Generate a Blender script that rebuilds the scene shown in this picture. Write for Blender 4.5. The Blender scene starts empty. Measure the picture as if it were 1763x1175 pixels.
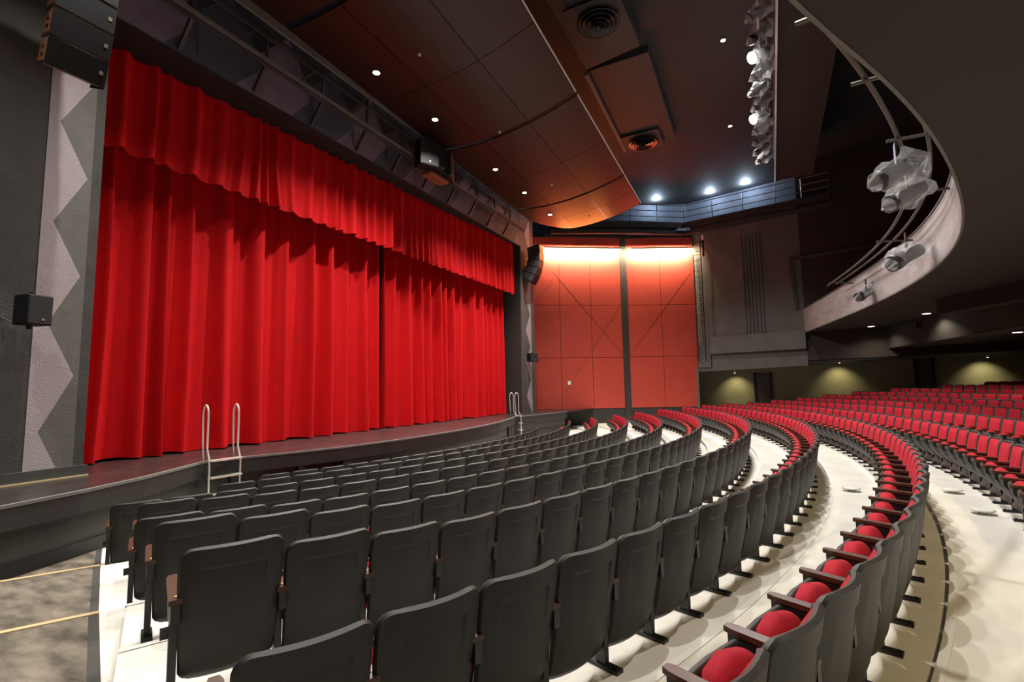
import bpy, math, random
from mathutils import Vector, Matrix
random.seed(7)
scene = bpy.context.scene
col = scene.collection
PI = math.pi
rad = math.radians

# ------------------------------------------------------------------ camera
FPX, YAW, PIT, ROL = 843.5, rad(27.885), rad(5.4247), rad(0.9466)
Fv = Vector((math.cos(YAW)*math.cos(PIT), math.sin(YAW)*math.cos(PIT), math.sin(PIT)))
Rv = Vector((math.sin(YAW), -math.cos(YAW), 0))
Uv = Rv.cross(Fv)
ex = Rv*math.cos(ROL) - Uv*math.sin(ROL)
ey = Rv*math.sin(ROL) + Uv*math.cos(ROL)
cam = bpy.data.objects.new('camera', bpy.data.cameras.new('camera'))
col.objects.link(cam)
m = Matrix.Identity(4)
for i in range(3):
    m[i][0] = ex[i]; m[i][1] = ey[i]; m[i][2] = -Fv[i]
cam.matrix_world = m
cam.data.sensor_width = 36
cam.data.lens = FPX/1763*36
cam.data.clip_start = 0.05
cam.data.clip_end = 300
scene.camera = cam

def ray(px, py):
    a = px-881.5; b = 587.5-py
    return Fv*FPX + ex*a + ey*b
def PZ(px, py, z):
    d = ray(px, py); return d*(z/d.z)
def PY(px, py, y):
    d = ray(px, py); return d*(y/d.y)
def PL(px, py, a, b):
    d = ray(px, py); nx, ny = -(b[1]-a[1]), b[0]-a[0]
    return d*((nx*a[0]+ny*a[1])/(nx*d.x+ny*d.y))

# ------------------------------------------------------------------ world, exposure
w = bpy.data.worlds.new('world'); scene.world = w; w.use_nodes = True
w.node_tree.nodes['Background'].inputs[0].default_value = (0.9, 0.85, 0.8, 1)
w.node_tree.nodes['Background'].inputs[1].default_value = 0.02
scene.view_settings.view_transform = 'Standard'
scene.view_settings.look = 'None'
scene.view_settings.gamma = 1
scene.view_settings.use_curve_mapping = False
scene.view_settings.exposure = -1.2

# ------------------------------------------------------------------ light helpers
def aim(o, target):
    d = Vector(target)-o.location
    o.rotation_euler = d.to_track_quat('-Z', 'Y').to_euler()
def spot(name, loc, target, watts, colr, deg=110, blend=0.6, size=0.08):
    l = bpy.data.lights.new(name, 'SPOT'); l.energy = watts; l.color = colr
    l.spot_size = rad(deg); l.spot_blend = blend; l.shadow_soft_size = size
    o = bpy.data.objects.new(name, l); col.objects.link(o); o.location = loc; aim(o, target); return o
def area(name, loc, target, watts, colr, sx, sy=None, spread=180):
    l = bpy.data.lights.new(name, 'AREA'); l.energy = watts; l.color = colr
    l.shape = 'RECTANGLE'; l.size = sx; l.size_y = sy or sx; l.spread = rad(spread)
    o = bpy.data.objects.new(name, l); col.objects.link(o); o.location = loc; aim(o, target); return o
def point(name, loc, watts, colr, size=0.1):
    l = bpy.data.lights.new(name, 'POINT'); l.energy = watts; l.color = colr; l.shadow_soft_size = size
    o = bpy.data.objects.new(name, l); col.objects.link(o); o.location = loc; return o
WARM = (1.0, 0.80, 0.52); WHITE = (1.0, 0.95, 0.88); COOL = (0.70, 0.82, 1.0)

# ------------------------------------------------------------------ materials
M = {}
def mat(name, base, rough=0.6, var=0.0, scale=8.0, bump=0.0, bscale=60.0, metal=0.0, emit=None, estr=0.0, spec=0.5, sheen=0.0, stretch=None, alpha=1.0, trans=0.0):
    mt = bpy.data.materials.new(name); mt.use_nodes = True
    nt = mt.node_tree; b = nt.nodes['Principled BSDF']
    b.inputs['Roughness'].default_value = rough
    b.inputs['Metallic'].default_value = metal
    b.inputs['Specular IOR Level'].default_value = spec
    b.inputs['Alpha'].default_value = alpha
    b.inputs['Transmission Weight'].default_value = trans
    if sheen: b.inputs['Sheen Weight'].default_value = sheen
    b.inputs['Base Color'].default_value = (*base, 1)
    if emit:
        b.inputs['Emission Color'].default_value = (*emit, 1); b.inputs['Emission Strength'].default_value = estr
    tc = None
    def coord():
        nonlocal tc
        if tc is None:
            tc = nt.nodes.new('ShaderNodeTexCoord')
        mp = nt.nodes.new('ShaderNodeMapping')
        nt.links.new(tc.outputs['Object'], mp.inputs['Vector'])
        if stretch: mp.inputs['Scale'].default_value = stretch
        return mp.outputs['Vector']
    if var:
        n = nt.nodes.new('ShaderNodeTexNoise'); n.inputs['Scale'].default_value = scale; n.inputs['Detail'].default_value = 5
        nt.links.new(coord(), n.inputs['Vector'])
        r = nt.nodes.new('ShaderNodeValToRGB')
        r.color_ramp.elements[0].position = 0.3; r.color_ramp.elements[1].position = 0.7
        r.color_ramp.elements[0].color = (*[c*(1-var) for c in base], 1)
        r.color_ramp.elements[1].color = (*[min(1, c*(1+var)) for c in base], 1)
        nt.links.new(n.outputs['Fac'], r.inputs['Fac']); nt.links.new(r.outputs['Color'], b.inputs['Base Color'])
    if bump:
        n = nt.nodes.new('ShaderNodeTexNoise'); n.inputs['Scale'].default_value = bscale; n.inputs['Detail'].default_value = 3
        nt.links.new(coord(), n.inputs['Vector'])
        bp = nt.nodes.new('ShaderNodeBump'); bp.inputs['Strength'].default_value = bump; bp.inputs['Distance'].default_value = 0.01
        nt.links.new(n.outputs['Fac'], bp.inputs['Height']); nt.links.new(bp.outputs['Normal'], b.inputs['Normal'])
    M[name] = mt; return mt

mat('shell', (0.0120, 0.0118, 0.0098), 0.5, bump=0.2, bscale=400, spec=0.4)
mat('red_fabric', (0.30, 0.003, 0.014), 0.85, var=0.10, scale=30, bump=0.2, bscale=500, spec=0.25)
mat('wood', (0.060, 0.023, 0.010), 0.4, var=0.35, scale=9, stretch=(40, 3, 40))
mat('black_metal', (0.012, 0.012, 0.013), 0.4)
mat('brass', (0.75, 0.48, 0.12), 0.3, metal=1.0)
mat('concrete', (0.74, 0.71, 0.64), 0.55, var=0.10, scale=1.6, bump=0.05, bscale=40)
mat('carpet', (0.15, 0.125, 0.095), 0.95, var=0.62, scale=3.4, bump=0.8, bscale=120, stretch=(2.2, 0.8, 1))
mat('carpet_edge', (0.05, 0.045, 0.04), 0.9)
mat('nosing', (0.55, 0.42, 0.22), 0.4)
mat('curtain', (0.56, 0.003, 0.006), 0.8, var=0.06, scale=3, bump=0.1, bscale=300, spec=0.2)
mat('stage_floor', (0.028, 0.022, 0.021), 0.33, var=0.25, scale=2.0, bump=0.05, bscale=30)
mat('stage_face', (0.020, 0.019, 0.017), 0.55, var=0.12, scale=3)
mat('stage_wall', (0.050, 0.049, 0.044), 0.7, var=0.1, scale=4)
mat('steel', (0.66, 0.63, 0.56), 0.30, metal=0.35)
mat('wall_dark', (0.050, 0.049, 0.045), 0.75, var=0.15, scale=3, bump=0.5, bscale=45)
mat('wall_mauve', (0.36, 0.32, 0.325), 0.7, var=0.05, scale=5, bump=0.5, bscale=45)
mat('wall_mid', (0.125, 0.122, 0.110), 0.72, var=0.08, scale=5, bump=0.5, bscale=45)
mat('paint_purple', (0.16, 0.14, 0.20), 0.7, var=0.1, scale=3)
mat('paint_blue', (0.055, 0.07, 0.10), 0.7, var=0.1, scale=3)
mat('paint_slate', (0.025, 0.030, 0.042), 0.7, var=0.1, scale=3)
mat('grey_wall', (0.085, 0.081, 0.076), 0.75, var=0.14, scale=1.2, bump=0.3, bscale=20)
mat('olive_wall', (0.20, 0.185, 0.13), 0.75, var=0.08, scale=1.5)
mat('red_panel', (0.46, 0.055, 0.035), 0.5, var=0.05, scale=1.5)
mat('dark_trim', (0.03, 0.028, 0.026), 0.6)
mat('white_trim', (0.62, 0.60, 0.57), 0.6)
mat('canopy', (0.022, 0.0075, 0.004), 0.42, spec=0.3, var=0.18, scale=3, stretch=(1, 7, 1))
mat('black_gap', (0.006, 0.006, 0.007), 0.7)
mat('ceiling', (0.011, 0.011, 0.012), 0.8, var=0.12, scale=1.0)
mat('ceiling_slab', (0.022, 0.021, 0.022), 0.75, var=0.1, scale=2)
mat('diffuser', (0.02, 0.02, 0.022), 0.25, metal=0.6)
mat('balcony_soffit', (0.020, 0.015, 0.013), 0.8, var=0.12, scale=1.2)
mat('balcony_face', (0.22, 0.20, 0.195), 0.65, var=0.18, scale=1.4, stretch=(1, 1, 3))
mat('pipe', (0.10, 0.09, 0.075), 0.4, metal=0.5)
mat('truss_metal', (0.05, 0.052, 0.058), 0.5, metal=0.3)
mat('plastic_bag', (0.80, 0.82, 0.86), 0.10, alpha=0.20, spec=1.0)
mat('speaker_black', (0.006, 0.006, 0.007), 0.6, bump=0.1, bscale=300, spec=0.25)
mat('speaker_brown', (0.20, 0.075, 0.035), 0.45)
mat('logo_plate', (0.55, 0.50, 0.38), 0.3, metal=0.6)
mat('white_plate', (0.8, 0.79, 0.74), 0.5)
mat('lamp_warm', (1, 1, 1), 0.5, emit=(1.0, 0.86, 0.62), estr=40)
mat('lamp_white', (1, 1, 1), 0.5, emit=(1.0, 0.97, 0.92), estr=160)
mat('lamp_cool', (1, 1, 1), 0.5, emit=(0.75, 0.86, 1.0), estr=80)
mat('lamp_wash', (1, 1, 1), 0.5, emit=(1.0, 0.80, 0.52), estr=12)
mat('lamp_soffit', (1, 1, 1), 0.5, emit=(1.0, 0.93, 0.82), estr=14)
mat('door_panel', (0.055, 0.05, 0.05), 0.6)

# ------------------------------------------------------------------ mesh builder
class MB:
    def __init__(s): s.v = []; s.f = []; s.mi = []
    def add(s, v, f, mi=0):
        o = len(s.v); s.v += [tuple(p) for p in v]; s.f += [tuple(i+o for i in q) for q in f]; s.mi += [mi]*len(f); return s
    def box(s, c, d, rot=None, mi=0):
        hx, hy, hz = d[0]/2, d[1]/2, d[2]/2
        v = [Vector((x, y, z)) for z in (-hz, hz) for y in (-hy, hy) for x in (-hx, hx)]
        if rot is not None: v = [rot @ p for p in v]
        v = [p+Vector(c) for p in v]
        return s.add(v, [(0, 2, 3, 1), (4, 5, 7, 6), (0, 1, 5, 4), (2, 6, 7, 3), (0, 4, 6, 2), (1, 3, 7, 5)], mi)
    def bar(s, a, b, wd, ht, mi=0, up=(0, 0, 1)):
        a = Vector(a); b = Vector(b); d = b-a; L = d.length; d.normalize()
        sd = d.cross(Vector(up))
        if sd.length < 1e-5: sd = d.cross(Vector((1, 0, 0)))
        sd.normalize(); u = sd.cross(d)
        v = [p+sd*x*wd/2+u*z*ht/2 for p in (a, b) for z in (-1, 1) for x in (-1, 1)]
        return s.add(v, [(0, 1, 3, 2), (4, 6, 7, 5), (0, 4, 5, 1), (2, 3, 7, 6), (0, 2, 6, 4), (1, 5, 7, 3)], mi)
    def tube(s, path, r, n=8, mi=0, closed=False):
        path = [Vector(p) for p in path]; v = []; f = []; N = len(path)
        rs = r if isinstance(r, (list, tuple)) else [r]*N
        prev = None
        for i, p in enumerate(path):
            d = (path[min(i+1, N-1)]-path[max(i-1, 0)]).normalized()
            if prev is None:
                a = d.cross(Vector((0, 0, 1)))
                if a.length < 1e-3: a = d.cross(Vector((1, 0, 0)))
                a.normalize()
            else:
                a = prev-d*prev.dot(d)
                a.normalize()
            prev = a; b = d.cross(a)
            for k in range(n):
                t = 2*PI*k/n; v.append(p+(a*math.cos(t)+b*math.sin(t))*rs[i])
        for i in range(N-1):
            for k in range(n):
                f.append((i*n+k, i*n+(k+1) % n, (i+1)*n+(k+1) % n, (i+1)*n+k))
        f.append(tuple(range(n))[::-1]); f.append(tuple((N-1)*n+k for k in range(n)))
        return s.add(v, f, mi)
    def prism(s, poly, z0, z1, mi=0):
        n = len(poly)
        zz0 = z0 if hasattr(z0, '__len__') else [z0]*n
        zz1 = z1 if hasattr(z1, '__len__') else [z1]*n
        v = [(p[0], p[1], zz0[i]) for i, p in enumerate(poly)]+[(p[0], p[1], zz1[i]) for i, p in enumerate(poly)]
        f = [tuple(range(n))[::-1], tuple(range(n, 2*n))]+[(i, (i+1) % n, n+(i+1) % n, n+i) for i in range(n)]
        return s.add(v, f, mi)
    def slab(s, quad, th, mi=0):
        """planar polygon of points given a thickness along its normal"""
        q = [Vector(p) for p in quad]; nrm = Vector((0, 0, 0))
        for i in range(len(q)):
            nrm += (q[i]-q[0]).cross(q[(i+1) % len(q)]-q[0])
        nrm.normalize(); n = len(q)
        v = q+[p+nrm*th for p in q]
        f = [tuple(range(n))[::-1], tuple(range(n, 2*n))]+[(i, (i+1) % n, n+(i+1) % n, n+i) for i in range(n)]
        return s.add(v, f, mi)
    def lathe(s, prof, n=24, origin=(0, 0, 0), mi=0):
        o = Vector(origin); v = []; f = []
        for r, z in prof:
            for k in range(n):
                t = 2*PI*k/n; v.append(o+Vector((r*math.cos(t), r*math.sin(t), z)))
        for i in range(len(prof)-1):
            for k in range(n):
                f.append((i*n+k, i*n+(k+1) % n, (i+1)*n+(k+1) % n, (i+1)*n+k))
        f.append(tuple(range(n))[::-1]); f.append(tuple((len(prof)-1)*n+k for k in range(n)))
        return s.add(v, f, mi)
    def rbox(s, c, d, r, n=3, rot=None, mi=0, fn=None):
        """rounded box"""
        hx, hy, hz = d[0]/2, d[1]/2, d[2]/2; r = min(r, hx, hy, hz)
        def ticks(h):
            a = [-h+r*(1-math.cos(PI/2*i/n)) for i in range(n+1)]
            b = [-x for x in a[::-1]]
            return a+([0.0] if h-r > 1e-6 else [])+(b if h-r > 1e-6 else b[1:])
        T = [ticks(hx), ticks(hy), ticks(hz)]; H = (hx, hy, hz)
        for ax in range(3):
            u, w_ = [(1, 2), (2, 0), (0, 1)][ax]
            for sg in (-1, 1):
                v = []; f = []
                for a in T[u]:
                    for b in T[w_]:
                        p = [0, 0, 0]; p[ax] = sg*H[ax]; p[u] = a; p[w_] = b
                        q = Vector([max(-H[k]+r, min(H[k]-r, p[k])) for k in range(3)])
                        e = Vector(p)-q
                        p = q+e.normalized()*r if e.length > 1e-9 else Vector(p)
                        if fn: p = Vector(fn(p))
                        if rot is not None: p = rot @ p
                        v.append(p+Vector(c))
                nu, nw = len(T[u]), len(T[w_])
                for i in range(nu-1):
                    for j in range(nw-1):
                        q = (i*nw+j, (i+1)*nw+j, (i+1)*nw+j+1, i*nw+j+1)
                        f.append(q if sg > 0 else q[::-1])
                s.add(v, f, mi)
        return s
    def mesh(s, name, mats, smooth=False):
        me = bpy.data.meshes.new(name); me.from_pydata(s.v, [], s.f)
        for k in (mats if isinstance(mats, (list, tuple)) else [mats]): me.materials.append(M[k])
        if len(me.materials) > 1: me.polygons.foreach_set('material_index', s.mi)
        if smooth: me.polygons.foreach_set('use_smooth', [True]*len(s.f))
        me.update(); return me
    def obj(s, name, mats, parent=None, smooth=False, **kw):
        return link(name, s.mesh(name, mats, smooth), parent, **kw)
def link(name, me, parent=None, label=None, cat=None, group=None, kind=None, loc=None, rz=None):
    o = bpy.data.objects.new(name, me); col.objects.link(o)
    if parent is not None: o.parent = parent
    if loc is not None: o.location = loc
    if rz is not None: o.rotation_euler = (0, 0, rz)
    for k, v in (('label', label), ('category', cat), ('group', group), ('kind', kind)):
        if v: o[k] = v
    return o
def weld(o, d=0.0005):
    import bmesh
    b = bmesh.new(); b.from_mesh(o.data); bmesh.ops.remove_doubles(b, verts=b.verts, dist=d)
    bmesh.ops.recalc_face_normals(b, faces=b.faces); b.to_mesh(o.data); b.free(); return o
def copy_tree(src, loc, rz, **props):
    r = src.copy(); col.objects.link(r); r.location = loc; r.rotation_euler = (0, 0, rz)
    for k, v in props.items(): r[k] = v
    for ch in src.children:
        c = ch.copy(); col.objects.link(c); c.parent = r
        for g in ch.children:
            d = g.copy(); col.objects.link(d); d.parent = c
    return r

# ------------------------------------------------------------------ seating layout
CX, CY = 12.294, 25.013          # centre of the seating arcs
PITCH = 0.56; SH = 0.86
# name, radius, height of the back's top edge, right corner of first seat (deg), last seat (deg)
ROWS = [
    ('H', 17.74, -1.555, -19.2, 17.0), ('G', 18.86, -1.450, -22.0, 24.0), ('F', 19.95, -1.375, -25.82, 27.5),
    ('E', 21.05, -1.293, -25.04, 28.0), ('D', 22.20, -1.215, -25.10, 29.4), ('C', 23.35, -1.105, -24.82, 29.9),
    ('B', 24.54, -1.030, -24.61, 30.8), ('A', 25.77, -0.990, -24.40, 31.8), ('Z', 27.00, -0.965, -24.6, 32.5),
    ('Y', 28.20, -0.920, -10.0, 32.6), ('X', 29.40, -0.815, -3.0, 31.8), ('W', 30.60, -0.715, 0.0, 31.0),
    ('V', 31.80, -0.595, 4.0, 30.9), ('U', 33.00, -0.460, 8.0, 30.0), ('T', 34.20, -0.320, 10.0, 28.5),
    ('S', 35.40, -0.205, 12.0, 27.0), ('Q', 36.60, -0.09, 14.0, 25.5)]
def pol(r, deg, z=0.0):
    a = rad(deg); return Vector((CX+r*math.sin(a), CY-r*math.cos(a), z))

# ------------------------------------------------------------------ floor terraces
A0, A1 = -26.5, 44.0
fl = MB(); NS = 96
def ring(mb, r0, r1, a0, a1, z, n, riser_to=None, mi=0, row=-1):
    v = []; f = []
    for i in range(n+1):
        a = a0+(a1-a0)*i/n
        v += [pol(r0, a, z+lift(row, a)), pol(r1, a, z+lift(row, a))]
        if riser_to is not None: v.append(pol(r0, a, riser_to+lift(row-1, a)))
    k = 3 if riser_to is not None else 2
    for i in range(n):
        f.append((i*k, (i+1)*k, (i+1)*k+1, i*k+1))
        if riser_to is not None: f.append((i*k+2, (i+1)*k+2, (i+1)*k, i*k))
    mb.add(v, f, mi)
BACK = 0.09
floors = [r[2]-SH for r in ROWS]
LIFT = {'B': 0.15, 'C': 0.14, 'D': 0.07, 'E': 0.08}
def lift(i, deg):
    t = max(0.0, min(1.0, (-21.6-deg)/3.7)); return LIFT.get(ROWS[i][0], 0.0)*t**1.3 if 0 <= i < len(ROWS) else 0.0
for i, (n_, R_, zt, a_, b_) in enumerate(ROWS):
    r0 = ROWS[i-1][1]+BACK if i else 8.0
    r1 = R_+BACK if i < len(ROWS)-1 else R_+4
    ring(fl, r0, r1, A0, A1, floors[i], NS, floors[i-1] if i else None, 0, i)
fl.obj('floor', 'concrete', kind='structure', label='pale concrete floor of shallow curved terraces under the seat rows', cat='floor')
# thin step edge strips along each terrace
edge = MB()
for i in range(1, 11):
    r0 = ROWS[i-1][1]+BACK
    v = []; f = []
    for k in range(NS+1):
        a = A0+(A1-A0)*k/NS
        q = floors[i]+lift(i, a); v += [pol(r0-0.012, a, q+0.006), pol(r0+0.045, a, q+0.006), pol(r0-0.012, a, q-0.05)]
    for k in range(NS):
        f += [(k*3, k*3+3, k*3+4, k*3+1), (k*3+2, k*3+5, k*3+3, k*3)]
    e = MB().add(v, f)
    e.obj('step_nosing', 'white_plate', bpy.data.objects['floor'])

# ------------------------------------------------------------------ aisle with carpeted steps
steps = [(26.2, 30.0, -1.85), (24.1, 26.2, -1.87), (22.03, 24.1, -1.93), (20.1, 22.03, -2.03), (18.6, 20.1, -2.12), (12.0, 18.6, -2.2)]
ab = MB()
for i, (r0, r1, z) in enumerate(steps):
    ring(ab, r0, r1, -50.0, A0, z, 10, steps[i+1][2] if i+1 < len(steps) else None)
aisle = ab.obj('aisle_floor', 'concrete', kind='structure', label='pale concrete base of the stepped side aisle', cat='floor')
for i, (r0, r1, z) in enumerate(steps):
    ce = lambda r: -26.71-(23.46-r)*0.222
    cm = MB(); n = 12; v = []; f = []
    for k in range(n+1):
        a = -50+(ce(r0)+50)*k/n; a2 = -50+(ce(r1)+50)*k/n
        v += [pol(r0, a, z+0.012), pol(r1-0.004, a2, z+0.012), pol(r0, a, z-0.02), pol(r1-0.004, a2, z)]
    for k in range(n):
        f += [(k*4, k*4+4, k*4+5, k*4+1), (k*4+2, k*4+6, k*4+4, k*4)]
    f.append((n*4, n*4+2, n*4+3, n*4+1))
    cm.add(v, f).obj('carpet', 'carpet', aisle)
    bm_ = MB(); bm_.slab([pol(r0+0.02, ce(r0)-0.18, z+0.013), pol(r0+0.02, ce(r0), z+0.013), pol(r1-0.01, ce(r1), z+0.013), pol(r1-0.01, ce(r1)-0.18, z+0.013)], 0.004); bm_.obj('carpet_border', 'carpet_edge', aisle)
    nm = MB(); v = []; f = []
    for k in range(n+1):
        a = -50+(ce(r0)+50)*k/n
        v += [pol(r0-0.01, a, z+0.02), pol(r0+0.05, a, z+0.02), pol(r0-0.01, a, z-0.03), pol(r0+0.05, a, z-0.03)]
    for k in range(n):
        f += [(k*4, k*4+4, k*4+5, k*4+1), (k*4+2, k*4+6, k*4+4, k*4), (k*4+1, k*4+5, k*4+7, k*4+3)]
    nm.add(v, f).obj('stair_nosing', 'nosing', aisle)

# ------------------------------------------------------------------ theatre seat
def prof_y(z):
    P_ = [(0.085, 0.215), (0.13, 0.165), (0.24, 0.122), (0.42, 0.080), (0.60, 0.045), (0.78, 0.014), (0.86, 0.0)]
    if z <= P_[0][0]: return P_[0][1]
    for (z0, y0), (z1, y1) in zip(P_, P_[1:]):
        if z <= z1: return y0+(y1-y0)*(z-z0)/(z1-z0)
    return P_[-1][1]
def half_w(z):
    w_ = 0.238+(0.266-0.238)*min(1, max(0, (z-0.085)/0.6))
    r = 0.065
    if z > SH-r: w_ -= r-math.sqrt(max(0, r*r-(z-(SH-r))**2))
    if z < 0.085+0.05: w_ -= 0.05-math.sqrt(max(0, 0.05**2-(0.135-z)**2))
    return w_
def shell_mesh(lo=False):
    zs = [0.085, 0.10, 0.135, 0.24, 0.42, 0.44, 0.55, 0.66, 0.735, 0.755, 0.80, 0.825, 0.845, 0.856, 0.86]
    us = [-1, -0.94, -0.80, -0.66, -0.61, -0.3, 0, 0.3, 0.61, 0.66, 0.80, 0.94, 1]
    if lo: zs = [0.085, 0.135, 0.42, 0.60, 0.78, 0.84, 0.86]; us = [-1, -0.8, -0.4, 0, 0.4, 0.8, 1]
    nu, nz = len(us), len(zs); v = []; f = []
    def pt(u, z, off):
        hw = half_w(z); x = u*hw
        y = prof_y(z)+0.058*(x/0.26)**2
        if off == 0 and not lo:
            if abs(u) < 0.635 and 0.43 < z < 0.745: y += 0.013*(z-0.43)/0.305
        if off == 1: y += 0.046
        return (x, y, z)
    for off in (0, 1):
        for z in zs:
            for u in us: v.append(pt(u, z, off))
    N = nu*nz
    for j in range(nz-1):
        for i in range(nu-1):
            a = j*nu+i
            f.append((a, a+1, a+nu+1, a+nu)); f.append((N+a, N+a+nu, N+a+nu+1, N+a+1))
    loop = [(0, i) for i in range(nu)]+[(j, nu-1) for j in range(1, nz)]+[(nz-1, i) for i in range(nu-2, -1, -1)]+[(j, 0) for j in range(nz-2, 0, -1)]
    base = len(v)
    for j, i in loop:
        p = Vector(pt(us[i], zs[j], 0)); q = Vector(pt(us[i], zs[j], 1)); c = (p+q)/2
        o = Vector((us[i] if abs(us[i]) > 0.9 else 0, 0, 1 if j >= nz-2 else (-1 if j == 0 else 0)))
        if o.length: o.normalize()
        v += [p, c+o*0.012, q]
    L = len(loop)
    for k in range(L):
        a = loop[k]; b = loop[(k+1) % L]; ia = base+k*3; ib = base+((k+1) % L)*3
        f.append((ib, ia, ia+1, ib+1)); f.append((ib+1, ia+1, ia+2, ib+2))
    return v, f
def cushion_back():
    v = []; f = []; nu = 9; nz = 9
    for j in range(nz):
        t = j/(nz-1); z = 0.40+0.44*t
        for i in range(nu):
            u = -1+2*i/(nu-1); x = u*(min(half_w(z), 0.245)-0.022)
            b = (1-abs(u)**4)*(1-abs(2*t-1)**4)
            v.append((x, prof_y(z)+0.058*(x/0.26)**2+0.044+0.055*b**0.5, z))
    for j in range(nz-1):
        for i in range(nu-1):
            a = j*nu+i; f.append((a, a+nu, a+nu+1, a+1))
    return v, f
tilt = Matrix.Rotation(rad(-26), 3, 'X')
def pan_fn(p):
    k = 1-0.16*max(0, -p.z/0.2)**2
    return (p.x*k, p.y+0.03*(1-(p.x/0.23)**2)-0.06*(p.z/0.2)**2*(1 if p.z < 0 else 0.5), p.z)
def cush_fn(p):
    t = max(0.0, p.z/0.185); return (p.x*(1-0.22*t*t), p.y-0.02*(1-(p.x/0.22)**2)*(1-(p.z/0.2)**2), p.z+(0.05*(1-(p.x/0.22)**2)-0.02)*t)
def seat_parts():
    P_ = {}
    b = MB(); b.add(*shell_mesh()); P_['back_shell'] = (b, 'shell', True)
    b = MB(); b.add(*cushion_back()); P_['back_cushion'] = (b, 'red_fabric', True)
    b = MB(); b.rbox((0, 0.388, 0.405), (0.455, 0.055, 0.375), 0.026, 2, tilt, 0, pan_fn); P_['seat_pan'] = (b, 'shell', True)
    b = MB(); b.rbox((0, 0.325, 0.420), (0.45, 0.125, 0.37), 0.058, 3, tilt, 0, cush_fn); P_['seat_cushion'] = (b, 'red_fabric', True)
    b = MB(); x = 0.033; o = -PITCH/2
    poly = [(o-x, 0.10), (o+x, 0.10), (o+x, 0.48), (o+x-0.012, 0.52), (o-x+0.012, 0.52), (o-x, 0.48)]
    b.prism(poly, [0.565, 0.565, 0.582, 0.584, 0.584, 0.582], [0.593, 0.593, 0.610, 0.612, 0.612, 0.610]); P_['armrest'] = (b, 'wood', False)
    b = MB(); pl = [(0.10, 0.46), (0.38, 0.40), (0.50, 0.51), (0.50, 0.582), (0.10, 0.564)]
    v = [(o-0.022, y, z) for y, z in pl]+[(o+0.022, y, z) for y, z in pl]; n = 5
    b.add(v, [tuple(range(n)), tuple(range(n, 2*n))[::-1]]+[(i, n+i, n+(i+1) % n, (i+1) % n) for i in range(n)]); P_['arm_panel'] = (b, 'black_metal', False)
    b = MB(); b.box((o, 0.235, 0.235), (0.042, 0.075, 0.44)); b.box((o, 0.28, 0.36), (0.12, 0.05, 0.05)); P_['leg'] = (b, 'black_metal', False)
    b = MB(); b.box((o, 0.23, 0.012), (0.07, 0.27, 0.024)); b.lathe([(0.012, 0), (0.012, 0.012)], 8, (o, 0.12, 0.024)); b.lathe([(0.012, 0), (0.012, 0.012)], 8, (o, 0.34, 0.024)); P_['foot'] = (b, 'black_metal', False)
    b = MB(); b.lathe([(0.011, 0), (0.011, 0.004), (0.007, 0.006)], 10, (o, 0.15, 0.5945)); P_['number_plate'] = (b, 'brass', False)
    return P_
SP = seat_parts()
seat_me = {k: b.mesh(k, mt, sm) for k, (b, mt, sm) in SP.items()}
seat_me['back_shell'].set_sharp_from_angle(angle=rad(24))
for k in ('seat_pan', 'seat_cushion'):
    import bmesh
    bb = bmesh.new(); bb.from_mesh(seat_me[k]); bmesh.ops.remove_doubles(bb, verts=bb.verts, dist=0.0008); bmesh.ops.recalc_face_normals(bb, faces=bb.faces); bb.to_mesh(seat_me[k]); bb.free()
# right-hand end arm: same meshes moved by one pitch
end_me = {}
for k in ('armrest', 'arm_panel', 'leg', 'foot', 'number_plate'):
    me = seat_me[k].copy(); me.transform(Matrix.Translation((PITCH, 0, 0))); end_me[k] = me
def add_parts(root, end):
    for k in ('back_shell', 'back_cushion', 'seat_pan', 'seat_cushion'): link(k, seat_me[k], root)
    for S_ in ([seat_me, end_me] if end else [seat_me]):
        a = link('armrest', S_['armrest'], root); link('number_plate', S_['number_plate'], a, label='round brass number plate')
        link('arm_panel', S_['arm_panel'], root)
        l = link('leg', S_['leg'], root); link('foot', S_['foot'], l)
ORD = ['front row against the stage', 'second row from the stage', 'third row from the stage', 'fourth row from the stage', 'fifth row from the stage',
       'sixth row from the stage', 'seventh row from the stage', 'eighth row from the stage', 'ninth row from the stage', 'tenth row from the stage',
       'eleventh row from the stage', 'twelfth row from the stage', 'thirteenth row from the stage', 'fourteenth row from the stage', 'fifteenth row from the stage', 'sixteenth row from the stage', 'seventeenth row from the stage']
ONES = ['', 'first', 'second', 'third', 'fourth', 'fifth', 'sixth', 'seventh', 'eighth', 'ninth', 'tenth', 'eleventh', 'twelfth', 'thirteenth', 'fourteenth',
        'fifteenth', 'sixteenth', 'seventeenth', 'eighteenth', 'nineteenth']
def ordinal(n):
    if n < 20: return ONES[n]
    t = n//10
    return ['', '', 'twentieth', 'thirtieth', 'fortieth', 'fiftieth', 'sixtieth'][t] if n % 10 == 0 else ['', '', 'twenty', 'thirty', 'forty', 'fifty', 'sixty'][t]+'-'+ONES[n % 10]
allseats = []
for i, (nm, R_, zt, a0, a1) in enumerate(ROWS):
    st = math.degrees(PITCH/R_); a = a0-math.degrees(0.25/R_); k = 0
    ns = int((a1-a)/st)+1
    for k in range(ns):
        p = pol(R_, a+k*st, floors[i]+lift(i, a+k*st))
        d = p+Vector((0, 0, 0.8)); fw = d.dot(Fv)
        infr = fw > 0.3 and abs(d.dot(ex)/fw*FPX) < 960 and -640 < d.dot(ey)/fw*FPX < 640
        allseats.append((0 if infr else 1, d.length, i, k, ns, p, rad(a+k*st)))
allseats.sort(key=lambda s: s[:2])
far = MB(); MIX = ['shell', 'red_fabric', 'wood', 'black_metal', 'brass']
proto_v = {}
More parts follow.
